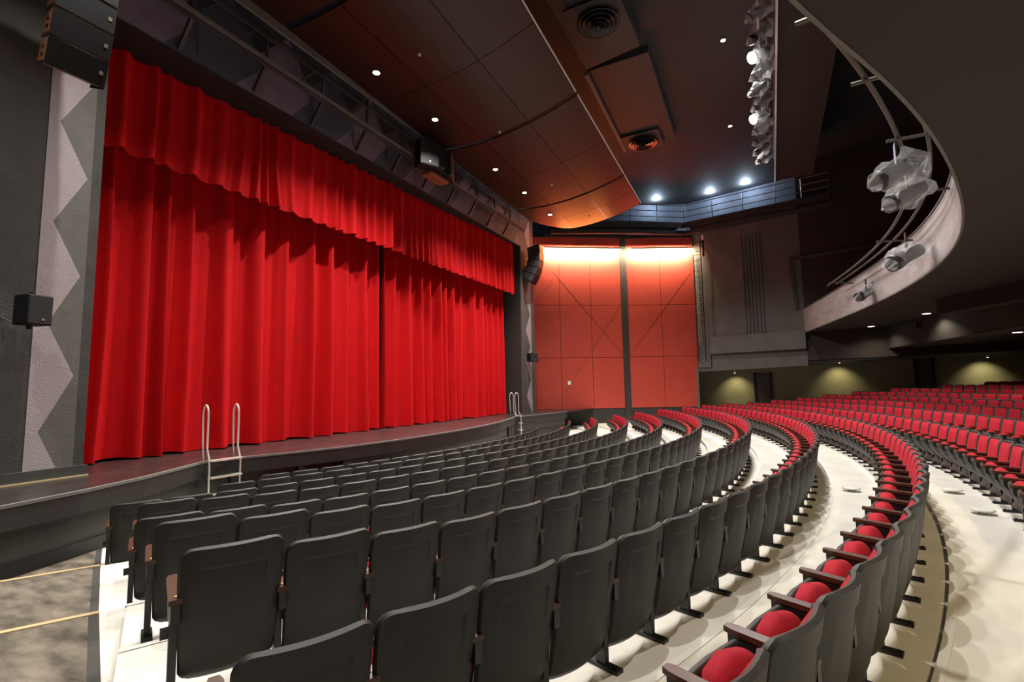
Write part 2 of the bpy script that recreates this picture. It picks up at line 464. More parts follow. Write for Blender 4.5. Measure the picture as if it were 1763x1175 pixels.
lo = MB(); lo.add(*shell_mesh(True), 0); lo.add(*cushion_back(), 1)
lo.rbox((0, 0.388, 0.405), (0.455, 0.055, 0.375), 0.026, 1, tilt, 0, pan_fn)
lo.rbox((0, 0.325, 0.420), (0.45, 0.125, 0.37), 0.058, 2, tilt, 1, cush_fn)
for k, mi in (('armrest', 2), ('arm_panel', 3), ('leg', 3)): lo.add(SP[k][0].v, SP[k][0].f, mi)
proto = {}
for rank, (inf, dist, i, k, ns, p, a) in enumerate(allseats):
    if rank < 300:
        end = (k == ns-1)
        rowname = ORD[i] if i else 'first row from the stage'
        if i < 7 and k < ns/2: lab = 'tip-up theatre seat, %s from the aisle end of the %s' % (ordinal(k+1), rowname)
        else: lab = 'tip-up theatre seat, %s from the red-wall end of the %s' % (ordinal(ns-k), rowname)
        if (end) not in proto:
            r = link('theatre_seat', None, None, loc=p, rz=a); add_parts(r, end); proto[end] = r
            r['category'] = 'seat'; r['label'] = lab; r['group'] = 'theatre seats, '+ORD[i]
        else:
            copy_tree(proto[end], p, a, label=lab, group='theatre seats, '+ORD[i])
    elif inf == 0 or dist < 45:
        c, s_ = math.cos(a), math.sin(a)
        o = len(far.v)
        far.v += [(p.x+c*x-s_*y, p.y+s_*x+c*y, p.z+z) for x, y, z in lo.v]
        far.f += [tuple(q+o for q in fc) for fc in lo.f]; far.mi += lo.mi
far.obj('theatre_seats', MIX, smooth=False, kind='stuff', label='distant curved rows of red and black tip-up theatre seats', cat='seats')

# ------------------------------------------------------------------ stage
ZS = -1.25; ZF = -2.55
def lerp(a, b, t): return a+(b-a)*t
wing = [PZ(px, py, ZS)*0.94 for px, py in ((896, 714.2), (935, 710.5), (976, 706.5))]
EDGE = [(-5, 6.0), (-1, 7.0), (2.29, 7.78), (3.13, 8.03), (4.05, 8.41), (4.8, 8.85), (5.39, 9.22), (6.01, 9.09), (7.0, 8.74), (7.87, 8.50), (9.4, 8.33), (10.94, 8.32),
        (12.5, 8.40), (14.0, 8.58), (16.0, 8.98), (17.8, 9.50), (19.0, 9.93)]+[(p.x, p.y) for p in wing]
sd = MB(); sd.prism(EDGE+[(27.4, 8.9), (27, 14), (-5, 14)], ZS-0.04, ZS)
stage = sd.obj('stage', 'stage_floor', kind=None, label='dark stage deck with a curved apron in front of the red curtain', cat='stage')
def offs(pts, d):
    out = []
    for i, p in enumerate(pts):
        a = Vector(pts[max(i-1, 0)]); b = Vector(pts[min(i+1, len(pts)-1)]); t = (b-a).normalized()
        out.append((p[0]-t.y*d, p[1]+t.x*d))
    return out
def strip(name, pts, z0, z1, th, mt, parent):
    inn = offs(pts, th); v = []; f = []
    for p, q in zip(pts, inn): v += [(p[0], p[1], z0), (p[0], p[1], z1), (q[0], q[1], z0), (q[0], q[1], z1)]
    for i in range(len(pts)-1):
        a = i*4; b = a+4
        f += [(a, b, b+1, a+1), (a+1, b+1, b+3, a+3), (a+2, a, b, b+2)][0:2]+[(a+2, b+2, b, a), (a+3, b+3, b+2, a+2)]
    n = (len(pts)-1)*4; f += [(0, 1, 3, 2), (n, n+2, n+3, n+1)]
    return MB().add(v, f).obj(name, mt, parent)
strip('apron_fascia', EDGE, ZS-0.29, ZS-0.035, 0.2, 'stage_face', stage)
strip('apron_nosing', offs(EDGE, -0.012), ZS-0.03, ZS+0.008, 0.07, 'wall_mid', stage)
strip('apron_wall', offs(EDGE, 0.13), ZF, ZS-0.27, 0.1, 'stage_wall', stage)
strip('apron_base', offs(EDGE, 0.10), ZF, ZS-0.68, 0.1, 'stage_face', stage)
# deck joint strips (sheet seams)
for (xa, ya, xb, yb) in ((3.9, 9.9, 20.0, 10.4), (6.0, 9.2, 6.4, 11.0), (8.6, 8.5, 8.9, 11.0), (11.2, 8.4, 11.4, 11.1), (13.8, 8.7, 14.0, 11.2), (16.4, 9.2, 16.6, 11.2), (4.3, 9.0, 4.5, 10.9)):
    MB().bar((xa, ya, ZS+0.001), (xb, yb, ZS+0.001), 0.02, 0.004).obj('deck_joint', 'stage_face', stage)
def apron_y(x):
    for (x0, y0), (x1, y1) in zip(EDGE, EDGE[1:]):
        if x0 <= x <= x1: return lerp(y0, y1, (x-x0)/(x1-x0))
def apron_post(x, wd):
    y = apron_y(x); MB().box((x, y+0.08, (ZF+ZS-0.25)/2), (wd, 0.10, ZS-0.25-ZF)).obj('apron_post', 'stage_face', stage)
for x, wd in ((5.95, 0.2), (7.15, 0.22), (8.12, 0.26), (17.6, 0.2), (18.2, 0.2)): apron_post(x, wd)
x = 7.62; MB().box((x, apron_y(x)+0.10, -1.75), (0.70, 0.05, 0.42), Matrix.Rotation(-0.22, 3, 'Z')).obj('apron_hatch', 'black_gap', stage)

# stage ladders
def ladder(x0, x1, y, ang, lab, zb):
    r = link('stage_ladder', None, None, loc=(x0, y, 0), rz=ang, label=lab, cat='ladder', group='tubular ladders up to the stage')
    W_ = x1-x0
    for sx in (0, W_):
        pth = [(sx, 0, zb), (sx, 0, -1.30), (sx, 0.03, -1.18), (sx, 0.10, -1.02), (sx, 0.10, -0.42)]
        pth += [(sx, 0.19-0.09*math.cos(t), -0.42+0.19*math.sin(t)) for t in [PI*k/8 for k in range(1, 8)]]
        pth += [(sx, 0.28, -0.42), (sx, 0.26, -0.9), (sx, 0.22, ZS)]
        MB().tube(pth, 0.017, 8).obj('handrail', 'steel', r, True)
    for z in (-1.23, -1.53, -1.83):
        MB().box((W_/2, -0.02, z), (W_, 0.14, 0.028)).obj('rung', 'steel', r)
    return r
ladder(5.36, 5.92, 9.02, -0.05, 'bright metal ladder with looped handrails hooked on the apron, amid the curtain', -2.3)
wl = wing[0]
ladder(wl.x-0.15, wl.x+0.4, wl.y-0.10, 0.9, 'slim metal ladder with looped handrails by the zigzag pillar and red wall', -2.4)

# ------------------------------------------------------------------ curtains
def curtain(name, xa, xb, yf, z0, z1, amp, wl_, seed, lab, hem=True, wave=0.0):
    rnd = random.Random(seed); xs = []; ph = [0.0]; x = xa; step = 0.035
    n = int((xb-xa)/step); lam = wl_; nxt = 0; rates = []; amps = []; cur = 1; a_ = 1
    for i in range(n+1):
        if nxt <= 0: cur = wl_*rnd.uniform(0.6, 1.6); nxt = cur; a_ = rnd.uniform(0.6, 1.2)
        rates.append(2*PI/cur); amps.append(a_); nxt -= step
    for i in range(n): ph.append(ph[-1]+rates[i]*step)
    for _ in range(4): amps = [(amps[max(i-1, 0)]+amps[i]*2+amps[min(i+1, n)])/4 for i in range(n+1)]
    nz = 26; v = []; f = []
    sway = [rnd.uniform(-1, 1) for _ in range(n+1)]
    for _ in range(60): sway = [(sway[max(i-1, 0)]+sway[i]+sway[min(i+1, n)])/3 for i in range(n+1)]
    for j in range(nz+1):
        t = j/nz
        for i in range(n+1):
            x = xa+(xb-xa)*i/n; p = ph[i]
            c = 0.5+0.5*math.cos(p+0.85*math.sin(p)+0.2*math.sin(2.3*p+seed))
            A = amp*amps[i]*(0.65+0.35*(1-t))
            y = yf(x)-A*(c**0.75)-0.03*amp*math.sin(3.1*p+1)
            z = z0+(z1-z0)*t
            if hem: z += (1-t)**6*0.02*math.sin(p*0.5)
            if wave: z += (1-t)**3*wave*math.sin(p+0.7)
            v.append((x+sway[i]*1.2*(1-t)*t, y, z))
    for j in range(nz):
        for i in range(n):
            a = j*(n+1)+i; f.append((a, a+1, a+n+2, a+n+1))
    mb = MB().add(v, f); o = mb.obj(name, 'curtain', smooth=True, label=lab, cat='curtain')
    md = o.modifiers.new('thick', 'SOLIDIFY'); md.thickness = 0.012; md.offset = 0; md.use_rim = False
    return o
cy = lambda x: 11.12+0.025*(x-4.3)
curtain('stage_curtain', 3.3, 11.95, cy, ZS+0.03, 6.2, 0.42, 0.58, 3, 'red velvet main curtain half hanging beside the left zigzag wall')
curtain('stage_curtain', 11.90, 20.75, cy, ZS+0.03, 6.2, 0.42, 0.58, 11, 'red velvet main curtain half hanging toward the red panelled wall')
curtain('curtain_valance', 3.3, 20.8, lambda x: cy(x)-0.60, 4.52, 7.4, 0.19, 0.38, 5, 'short pleated red valance across the top of the main curtain', False, 0.012)

# ------------------------------------------------------------------ proscenium
HL = (3.72, 9.55); pr_ = PY(899, 600, 10.7); HR = (pr_.x, 10.7)
def hy(x): return HL[1]+(HR[1]-HL[1])*(x-HL[0])/(HR[0]-HL[0])
wl = MB(); wl.prism([(-9, hy(-9)), HL, (HL[0], 10.85), (-9, 10.6)], ZS, 11.3)
wall_l = wl.obj('wall_left', 'wall_dark', kind='structure', label='dark textured wall beside the stage opening with a painted zigzag stripe', cat='wall')
wd_ = Vector((HR[0]-HL[0], HR[1]-HL[1], 0)).normalized(); wn = Vector((wd_.y, -wd_.x, 0))   # wn points to the house
def onwall(x, z, off): return Vector((x, hy(x), z))+wn*off
zig = [(3.45, -1.25), (3.14, -0.54), (3.52, 0.29), (3.16, 1.07), (3.52, 1.85), (3.14, 2.63), (3.53, 3.44), (3.14, 4.22), (3.53, 5.02), (3.14, 5.80), (3.53, 6.60), (3.14, 7.4), (3.5, 8.2)]
pts = [(3.0, 8.2), (3.0, -1.25)]+zig
MB().slab([onwall(x, z, 0.003) for x, z in pts], 0.004).obj('painted_stripe', 'wall_mauve', wall_l, label='pale mauve zigzag stripe')
pts = zig[::-1]+[(3.585, -1.25), (3.585, 8.2)]
MB().slab([onwall(x, z, 0.003) for x, z in pts][::-1], 0.004).obj('painted_stripe', 'wall_mid', wall_l)
bb_ = MB(); bb_.bar(onwall(-9, ZS+0.085, 0.03), onwall(3.75, ZS+0.085, 0.03), 0.06, 0.17); bb_.obj('baseboard_left', 'stage_wall', kind='structure', label='grey baseboard along the zigzag wall', cat='baseboard')
bb_ = MB(); bb_.bar(onwall(-9, ZS+0.012, 0.07), onwall(3.76, ZS+0.012, 0.07), 0.03, 0.02); bb_.obj('trim_1', 'nosing', kind='structure', label='thin gold strip at the foot of the zigzag wall', cat='trim')

# header above the opening
zb0, zb1 = 6.42, 7.0
def hz(x): return lerp(zb0, zb1, (x-HL[0])/(HR[0]-HL[0]))
hd = MB(); hd.prism([HL, HR, (HR[0], 11.7), (HL[0], 10.85)], [zb0, zb1, zb1, zb0], 11.3)
header = hd.obj('wall_header', 'paint_slate', kind='structure', label='dark header wall above the red curtain painted with purple triangles', cat='wall')
MB().prism([(HL[0], HL[1]+0.02), (HR[0], HR[1]+0.02), (HR[0], 11.68), (HL[0], 10.83)], [zb0-0.02, zb1-0.02, zb1-0.02, zb0-0.02], [zb0, zb1, zb1, zb0]).obj('soffit', 'black_gap', header)  # dark slab puts the shade under the header into its colour
x = HL[0]; k = 0
while x < HR[0]-1.0:
    w2 = 1.45
    tri = [(x, hz(x)+0.02), (x+w2*0.55, hz(x+w2*0.55)+0.02), (x+w2, hz(x+w2)+0.75), (x+w2*0.45, hz(x)+1.9), (x-0.2 if k else x, hz(x)+0.9)]
    MB().slab([onwall(a, b, 0.003) for a, b in tri], 0.004).obj('painted_shape', 'paint_purple' if k % 2 == 0 else 'paint_blue', header)
    tri = [(x+w2*0.55, hz(x+w2*0.55)+0.02), (x+w2, hz(x+w2)+0.02), (x+w2, hz(x+w2)+0.72)]
    MB().slab([onwall(a, b, 0.003) for a, b in tri], 0.004).obj('painted_shape', 'paint_blue' if k % 2 == 0 else 'paint_purple', header)
    x += w2; k += 1

# right pillar with zigzag, reveal
pe = PY(921, 600, 10.8)
rp = MB(); rp.prism([HR, (pe.x, 10.8), (pe.x+0.6, 11.9), (HR[0]+0.05, 11.9)], ZS, 11.3)
pil = rp.obj('wall_pillar', 'grey_wall', kind='structure', label='grey pillar with a narrow zigzag stripe between curtain and red wall', cat='wall')
L_ = pe.x-HR[0]; pw = Vector((L_, 0.1, 0)).normalized(); pn = Vector((pw.y, -pw.x, 0))
def onpil(u, z, off): return Vector((HR[0], HR[1], z))+pw*u*L_+pn*off
zz = [(0.30 if i % 2 else 0.62, ZS+0.82*i) for i in range(13)]
MB().slab([onpil(u, z, 0.003) for u, z in [(0.72, zz[-1][1]), (0.2, zz[-1][1])][:1]+zz[::-1]+[(0.72, ZS)]], 0.004).obj('painted_stripe', 'wall_mauve', pil)
rv = MB(); rv.prism([(HR[0]-0.02, 10.75), (HR[0]+0.02, 10.75), (HR[0]+0.02, 11.9), (HR[0]-0.02, 11.9)], ZS, zb1); rv.obj('trim_2', 'dark_trim', kind='structure', label='dark jamb lining at the far edge of the stage opening', cat='trim')
# pole by the jamb
MB().tube([(HR[0]+0.05, 10.6, ZS), (HR[0]+0.05, 10.6, 1.35)], 0.015, 6).obj('cable_pole', 'pipe', label='thin pole standing against the grey pillar by the curtain', cat='pole')
# dark link wall between pillar and red wall; rear wall of the stage
RW0 = Vector((24.55, 11.92, 0)); RWM = Vector((27.7, 7.25, 0)); RWR = Vector((29.6, 3.7, 0)); SBL = Vector((28.4, -1.6, 0)); TB = Vector((27.2, -8.0, 0))
MB().prism([(pe.x+0.3, 11.9), (RW0.x+0.1, 11.95), (RW0.x+0.1, 12.2), (pe.x+0.3, 12.2)], ZS, 11.3).obj('wall_link', 'dark_trim', kind='structure', label='dark wall strip between the pillar and the red wall', cat='wall')
MB().prism([(-9, 13.9), (24.8, 13.9), (24.8, 14.1), (-9, 14.1)], ZS, 11.3).obj('wall_stage', 'dark_trim', kind='structure', label='black rear wall hidden behind the red curtain', cat='wall')

# ------------------------------------------------------------------ red panelled wall
ZT = 8.55
def redwall(name, a, b, ncol, lab):
    d = (b-a); L = d.length; d.normalize(); n = Vector((d.y, -d.x, 0))
    if n.dot(-a) < 0: n = -n
    bk = MB(); q = [a-n*0.02, b-n*0.02, b-n*0.22, a-n*0.22]; bk.prism([(p.x, p.y) for p in q], ZF, ZT-0.02)
    wo = bk.obj(name, 'dark_trim', kind='structure', label=lab, cat='wall')
    zr = [ZS, 1.62, 4.60, 8.05, ZT]
    for i in range(ncol):
        for j in range(4):
            g = 0.012
            p0 = a+d*(L*i/ncol+g); p1 = a+d*(L*(i+1)/ncol-g)
            m_ = MB(); z0, z1 = zr[j]+g, zr[j+1]-g
            m_.slab([Vector((p0.x, p0.y, z0)), Vector((p1.x, p1.y, z0)), Vector((p1.x, p1.y, z1)), Vector((p0.x, p0.y, z1))], 0.02)
            m_.obj('wall_panel', 'red_panel', wo)
    return wo, d, n, L
rw1, rd1, rn1, RL1 = redwall('wall_right', RW0, RWM-(RWM-RW0).normalized()*0.22, 3, 'tall red panelled wall lit from the top, beside the grey pillar')
rw2, rd2, rn2, RL2 = redwall('wall_right', RWM+(RWR-RWM).normalized()*0.10, RWR, 2, 'tall red panelled wall lit from the top, beside the dark grooved wall')
MB().prism([(RWM.x-0.16, RWM.y+0.16), (RWM.x+0.02, RWM.y-0.14), (RWM.x+0.3, RWM.y), (RWM.x+0.1, RWM.y+0.3)], ZF, ZT+0.3).obj('wall_post', 'dark_trim', kind='structure', label='dark post between the two red panelled walls', cat='post')
def diag(wo, a, b, n, p0, p1):
    A_ = PL(*p0, a, b)+n*0.022; B_ = PL(*p1, a, b)+n*0.022
    MB().bar(A_, B_, 0.022, 0.012, up=n).obj('seam_strip', 'speaker_brown', wo)
ra, rb = (RW0.x, RW0.y), (RWM.x, RWM.y); rc = (RWR.x, RWR.y)
diag(rw1, ra, rb, rn1, (919, 527), (1000, 412)); diag(rw1, ra, rb, rn1, (946, 462), (1076, 614)); diag(rw1, ra, rb, rn1, (1067, 527), (956, 704))
diag(rw2, rb, rc, rn2, (1084, 612), (1190, 468))
for px, py, w_, h_ in ((980, 660, 0.16, 0.2),):
    c = PL(px, py, ra, rb)+rn1*0.03
    MB().bar(c-rd1*w_/2, c+rd1*w_/2, 0.02, h_).obj('switch_plate', 'white_plate', label='small white switch plate on the red wall', cat='switch')
MB().bar(RW0+rd1*1.0+Vector((0, 0, ZT+0.08))+rn1*0.05, RWM+Vector((0, 0, ZT+0.08))+rn1*0.05-rd1*0.2, 0.22, 0.16).obj('trim_3', 'ceiling_slab', kind='structure', label='grey cap along the top of the red wall beside the pillar', cat='trim')
MB().bar(RWM+rd2*0.1+Vector((0, 0, ZT+0.05))+rn2*0.05, RWR+Vector((0, 0, ZT+0.05))+rn2*0.05, 0.22, 0.18).obj('trim_4', 'ceiling_slab', kind='structure', label='grey cap along the top of the red wall beside the grooved wall', cat='trim')
def wash(a, d, n, s0, s1, wo, lab, watts):
    p0 = a+d*s0+n*0.46; p1 = a+d*s1+n*0.46; z = 7.82
    f_ = link('wall_washer', None, None, loc=(p0+p1)/2+Vector((0, 0, z)), label=lab, cat='light', group='linear wall washers')
    h = (p1-p0)/2
    MB().bar(-h, h, 0.07, 0.08).obj('housing', 'dark_trim', f_)
    MB().bar(-h-n*0.02+Vector((0, 0, -0.042)), h-n*0.02+Vector((0, 0, -0.042)), 0.04, 0.006).obj('lens', 'lamp_wash', f_)
    for s in (-0.8, 0, 0.8): MB().bar(h*s, h*s-n*0.44+Vector((0, 0, 0.05)), 0.03, 0.03).obj('bracket', 'dark_trim', f_)
    c = (p0+p1)/2+Vector((0, 0, z-0.06))
    l = area('wall_wash_light', c, c-n*0.42+Vector((0, 0, -0.10)), watts, (1.0, 0.80, 0.52), (p1-p0).length, 0.05)
    l.rotation_euler = (Matrix((d.normalized(), (( -n*0.42+Vector((0, 0, -0.10))).normalized()).cross(d).normalized()*-1, -(-n*0.42+Vector((0, 0, -0.10))).normalized())).transposed()).to_euler()
cu = RW0+rd1*3.0+rn1*0.45+Vector((0, 0, 7.70))
area('canopy_fill_light', cu, Vector((20.5, 7.9, 8.0)), 420, (1.0, 0.27, 0.06), 4.0, 0.06, 110)  # added fill without a fixture, tints the canopy end orange
wash(RW0, rd1, rn1, 0.9, RL1-0.1, rw1, 'slim wall washer along the top of the red wall beside the pillar', 3000)
wash(RWM, rd2, rn2, 0.35, RL2-0.1, rw2, 'slim wall washer along the top of the red wall beside the grooved wall', 2400)

# ------------------------------------------------------------------ dark side wall, recess, rear
def hplane(name, pts, z0, z1, mt, lab, cat='wall', th=0.25, parent=None):
    v = []; f = []; inn = offs([(p.x, p.y) for p in pts], th)
    n = len(pts)
    z0s = z0 if isinstance(z0, list) else [z0]*n; z1s = z1 if isinstance(z1, list) else [z1]*n
    for i, p in enumerate(pts): v += [(p.x, p.y, z0s[i]), (p.x, p.y, z1s[i]), (inn[i][0], inn[i][1], z0s[i]), (inn[i][0], inn[i][1], z1s[i])]
    for i in range(n-1):
        a = i*4; b = a+4; f += [(a, a+1, b+1, b), (a+2, b+2, b+3, a+3), (a+1, a+3, b+3, b+1), (a, b, b+2, a+2)]
    f += [(0, 2, 3, 1), (4*n-4, 4*n-3, 4*n-1, 4*n-2)]
    return MB().add(v, f).obj(name, mt, parent, kind='structure', label=lab, cat=cat)
dwall = hplane('wall_side', [RWR, SBL], [0.72, 0.85], 9.25, 'grey_wall', 'dark grey side wall with vertical grooves above the entrances', th=0.3)
hplane('wall_side', [SBL, TB, Vector((25.0, -16, 0))], [1.1, 1.15, 1.25], 11.3, 'balcony_soffit', 'side wall running back under and over the balcony, its shade coloured in', th=0.3)  # same wall continued; balcony shade is put in with a darker material
wdd = (SBL-RWR).normalized(); wdn = Vector((wdd.y, -wdd.x, 0))
if wdn.dot(-RWR) < 0: wdn = -wdn
def ondw(px, py, off=0.0): return PL(px, py, (RWR.x, RWR.y), (SBL.x, SBL.y))+wdn*off
for k in range(6):
    t0 = ondw(1275+6.2*k, 404); t1 = ondw(1288+7*k, 574)
    s = (t0-RWR).dot(wdd); c = RWR+wdd*s
    MB().bar(Vector((c.x, c.y, 2.68))+wdn*0.03, Vector((c.x, c.y, 8.05))+wdn*0.03, 0.09, 0.06, up=wdd).obj('wall_rib', 'grey_wall', dwall)
def dwband(p0, p1, z0, z1, off, mt):
    a = RWR+wdd*p0; b = RWR+wdd*p1
    MB().bar(Vector((a.x, a.y, (z0+z1)/2))+wdn*off/2, Vector((b.x, b.y, (z0+z1)/2))+wdn*off/2, off, z1-z0).obj('wall_band', mt, dwall)
Ld = (SBL-RWR).length
dwband(0.8, Ld, 1.68, 2.62, 0.22, 'grey_wall')
dwband(0.05, 0.75, 0.95, 2.2, 0.10, 'grey_wall')
# framed control opening on the side wall
fr = MB()
for (a, b) in (((1361, 447), (1372, 532)), ((1361, 447), (1500, 425))):
    fr.bar(ondw(*a, 0.03), ondw(*b, 0.03), 0.16, 0.12, up=wdn)
fr.obj('wall_frame', 'dark_trim', dwall)
# recessed lower wall and entrances
XL = 32.5
low = MB(); low.prism([(XL, 6.5), (XL, -16), (XL+0.3, -16), (XL+0.3, 6.5)], -2.6, 2.6)
lw = low.obj('wall_lower', 'olive_wall', kind='structure', label='olive lower side wall lit by warm pools behind the last seats', cat='wall')
MB().prism([(RWR.x-0.1, RWR.y), (RWR.x+0.15, RWR.y+0.4), (XL, 6.4), (XL, 6.7), (RWR.x, RWR.y+0.9)], -2.6, 0.9).obj('wall_corner', 'grey_wall', kind='structure', label='grey wall return behind the red wall corner', cat='wall')
MB().prism([(RWR.x+0.05, RWR.y), (SBL.x+0.05, SBL.y), (TB.x+0.05, TB.y), (25.0, -16), (XL, -16), (XL, 6.4)], [0.80, 0.93, 1.20, 1.32, 1.4, 0.80], [1.0, 1.13, 1.4, 1.5, 1.6, 1.0]).obj('ceiling_recess', 'ceiling', kind='structure', label='low dark ceiling of the recess beside the last seats', cat='ceiling')
def onx(px, py, x): d = ray(px, py); return d*(x/d.x)
for nm, px0, px1, zt in (('door_1', 1299, 1326, 0.55), ('door_2', 1577, 1606, 1.1)):
    y0 = onx(px0, 640, XL).y; y1 = onx(px1, 640, XL).y
    dm = MB(); dm.box((XL-0.05, (y0+y1)/2, (zt-2.0)/2), (0.1, abs(y1-y0), zt+2.0))
    do = dm.obj(nm, 'door_panel', kind='structure', label='dark door in the olive lower wall '+('close to the red wall' if nm == 'door_1' else 'behind the last seat rows'), cat='door')
    for y in (y0, y1): MB().box((XL-0.09, y, (zt-2.0)/2), (0.1, 0.14, zt+2.1)).obj('door_frame', 'black_gap', do)
for px, py in ((1265, 640), (1352, 624), (1445, 622), (1700, 612)):
    p = onx(px, py, XL-0.9)
    s_ = link('wall_spotlight', None, None, loc=p, label='small spotlight under the recess ceiling washing the olive wall', cat='light', group='recess spotlights')
    MB().lathe([(0.05, -0.10), (0.05, 0.04), (0.02, 0.06)], 12).obj('housing', 'white_plate', s_)
    MB().lathe([(0.04, -0.106), (0.04, -0.101)], 12).obj('lens', 'lamp_soffit', s_)
    MB().tube([(0, 0, 0.05), (0, 0, 0.35)], 0.012, 6).obj('stem', 'white_plate', s_)
    spot('recess_spot', p+Vector((0.05, 0, -0.13)), p+Vector((0.75, 0, -1.2)), 260, (1.0, 0.88, 0.45), 100, 1.0, 0.05)
hplane('wall_back', [Vector((XL, -15.8, 0)), Vector((-10, -15.8, 0))], -2.6, 11.3, 'grey_wall', 'dark rear wall behind the last rows', th=0.3)
hplane('wall_house', [Vector((-9, -16, 0)), Vector((-9, 10.5, 0))], -2.6, 11.3, 'grey_wall', 'dark side wall beyond the aisle', th=0.3)

# upper wall behind the catwalk
UW = [Vector((25.6, 14.0, 0)), Vector((29.2, 8.2, 0)), Vector((31.3, 4.2, 0)), Vector((30.0, -2.0, 0))]
hplane('wall_upper', UW, 8.7, 11.4, 'paint_slate', 'blue-grey upper wall behind the lit catwalk', th=0.25)
# catwalk
cpts = [Vector((24.9, 10.6, 9.3)), PZ(1085, 382, 9.3), PZ(1178, 385, 9.3), PZ(1335, 352, 9.3), Vector((28.0, -3.0, 9.3))]
cw = link('catwalk', None, None, loc=(0, 0, 0), label='steel catwalk with pipe railings above the red wall, lit blue', cat='catwalk')
for a, b in zip(cpts, cpts[1:]):
    d = (b-a).normalized(); s = Vector((-d.y, d.x, 0))
    MB().bar(a+s*0.6, b+s*0.6, 1.3, 0.08).obj('deck', 'truss_metal', cw)
    MB().bar(a+Vector((0, 0, -0.12)), b+Vector((0, 0, -0.12)), 0.08, 0.30).obj('edge_beam', 'ceiling_slab', cw)
    MB().bar(a+Vector((0, 0, -0.55))+s*0.1, b+Vector((0, 0, -0.55))+s*0.1, 0.2, 0.22).obj('lower_beam', 'dark_trim', cw)
    for h in (0.35, 0.7, 1.05): MB().tube([a+Vector((0, 0, h)), b+Vector((0, 0, h))], 0.022, 6).obj('rail', 'pipe', cw)
    n = max(2, int((b-a).length/1.5))
    for k in range(n+1):
        p = a.lerp(b, k/n); MB().tube([p, p+Vector((0, 0, 1.05))], 0.024, 6).obj('post', 'pipe', cw)
for px, py in ((1130, 340), (1222, 328), (1283, 312)):
    dd = ray(px, py); dd.normalize(); p = dd*33.0
    # place on the ray where it meets a plane half a metre before the upper wall
    best = None
    for a, b in zip(UW, UW[1:]):
        q = PL(px, py, (a.x, a.y), (b.x, b.y))
        t = (Vector((q.x, q.y, 0))-a).dot(b-a)/(b-a).length_squared
        if -0.05 <= t <= 1.05 and q.z > 0: best = q
    p = (best if best else p)*0.985
    g = link('work_light', None, None, loc=p, label='bright blue-white work light on the upper wall over the catwalk', cat='light', group='catwalk work lights')
    MB().rbox((0, 0, 0.06), (0.16, 0.3, 0.10), 0.03, 2).obj('housing', 'dark_trim', g)
    MB().rbox((0, 0, -0.04), (0.13, 0.24, 0.10), 0.045, 2).obj('lens', 'lamp_cool', g, True)
    point('work_light_lamp', p*0.985+Vector((0, 0, -0.25)), 600, (0.62, 0.78, 1.0), 0.08)

# boom ladder on the corner of the red wall
bl = link('lighting_boom', None, None, loc=(0, 0, 0), label='black vertical pipe ladder with lamps beside the right red wall', cat='boom')
b0 = RWR+rn2*0.25+rd2*-0.05; b1 = b0+wdd*0.45+wdn*0.1
for q in (b0, b1): MB().tube([(q.x, q.y, 1.3), (q.x, q.y, 8.3)], 0.03, 6).obj('upright', 'black_metal', bl)
for k in range(22):
    z = 1.5+k*0.31; MB().tube([(b0.x, b0.y, z), (b1.x, b1.y, z)], 0.02, 5).obj('rung', 'black_metal', bl)
for k in range(4):
    MB().lathe([(0.05, 0), (0.07, 0.10), (0.07, 0.24), (0.03, 0.30)], 10, (b1.x-0.12, b1.y-0.15, 7.2+0.32*k)).obj('lamp', 'white_plate' if k == 3 else 'black_metal', bl)

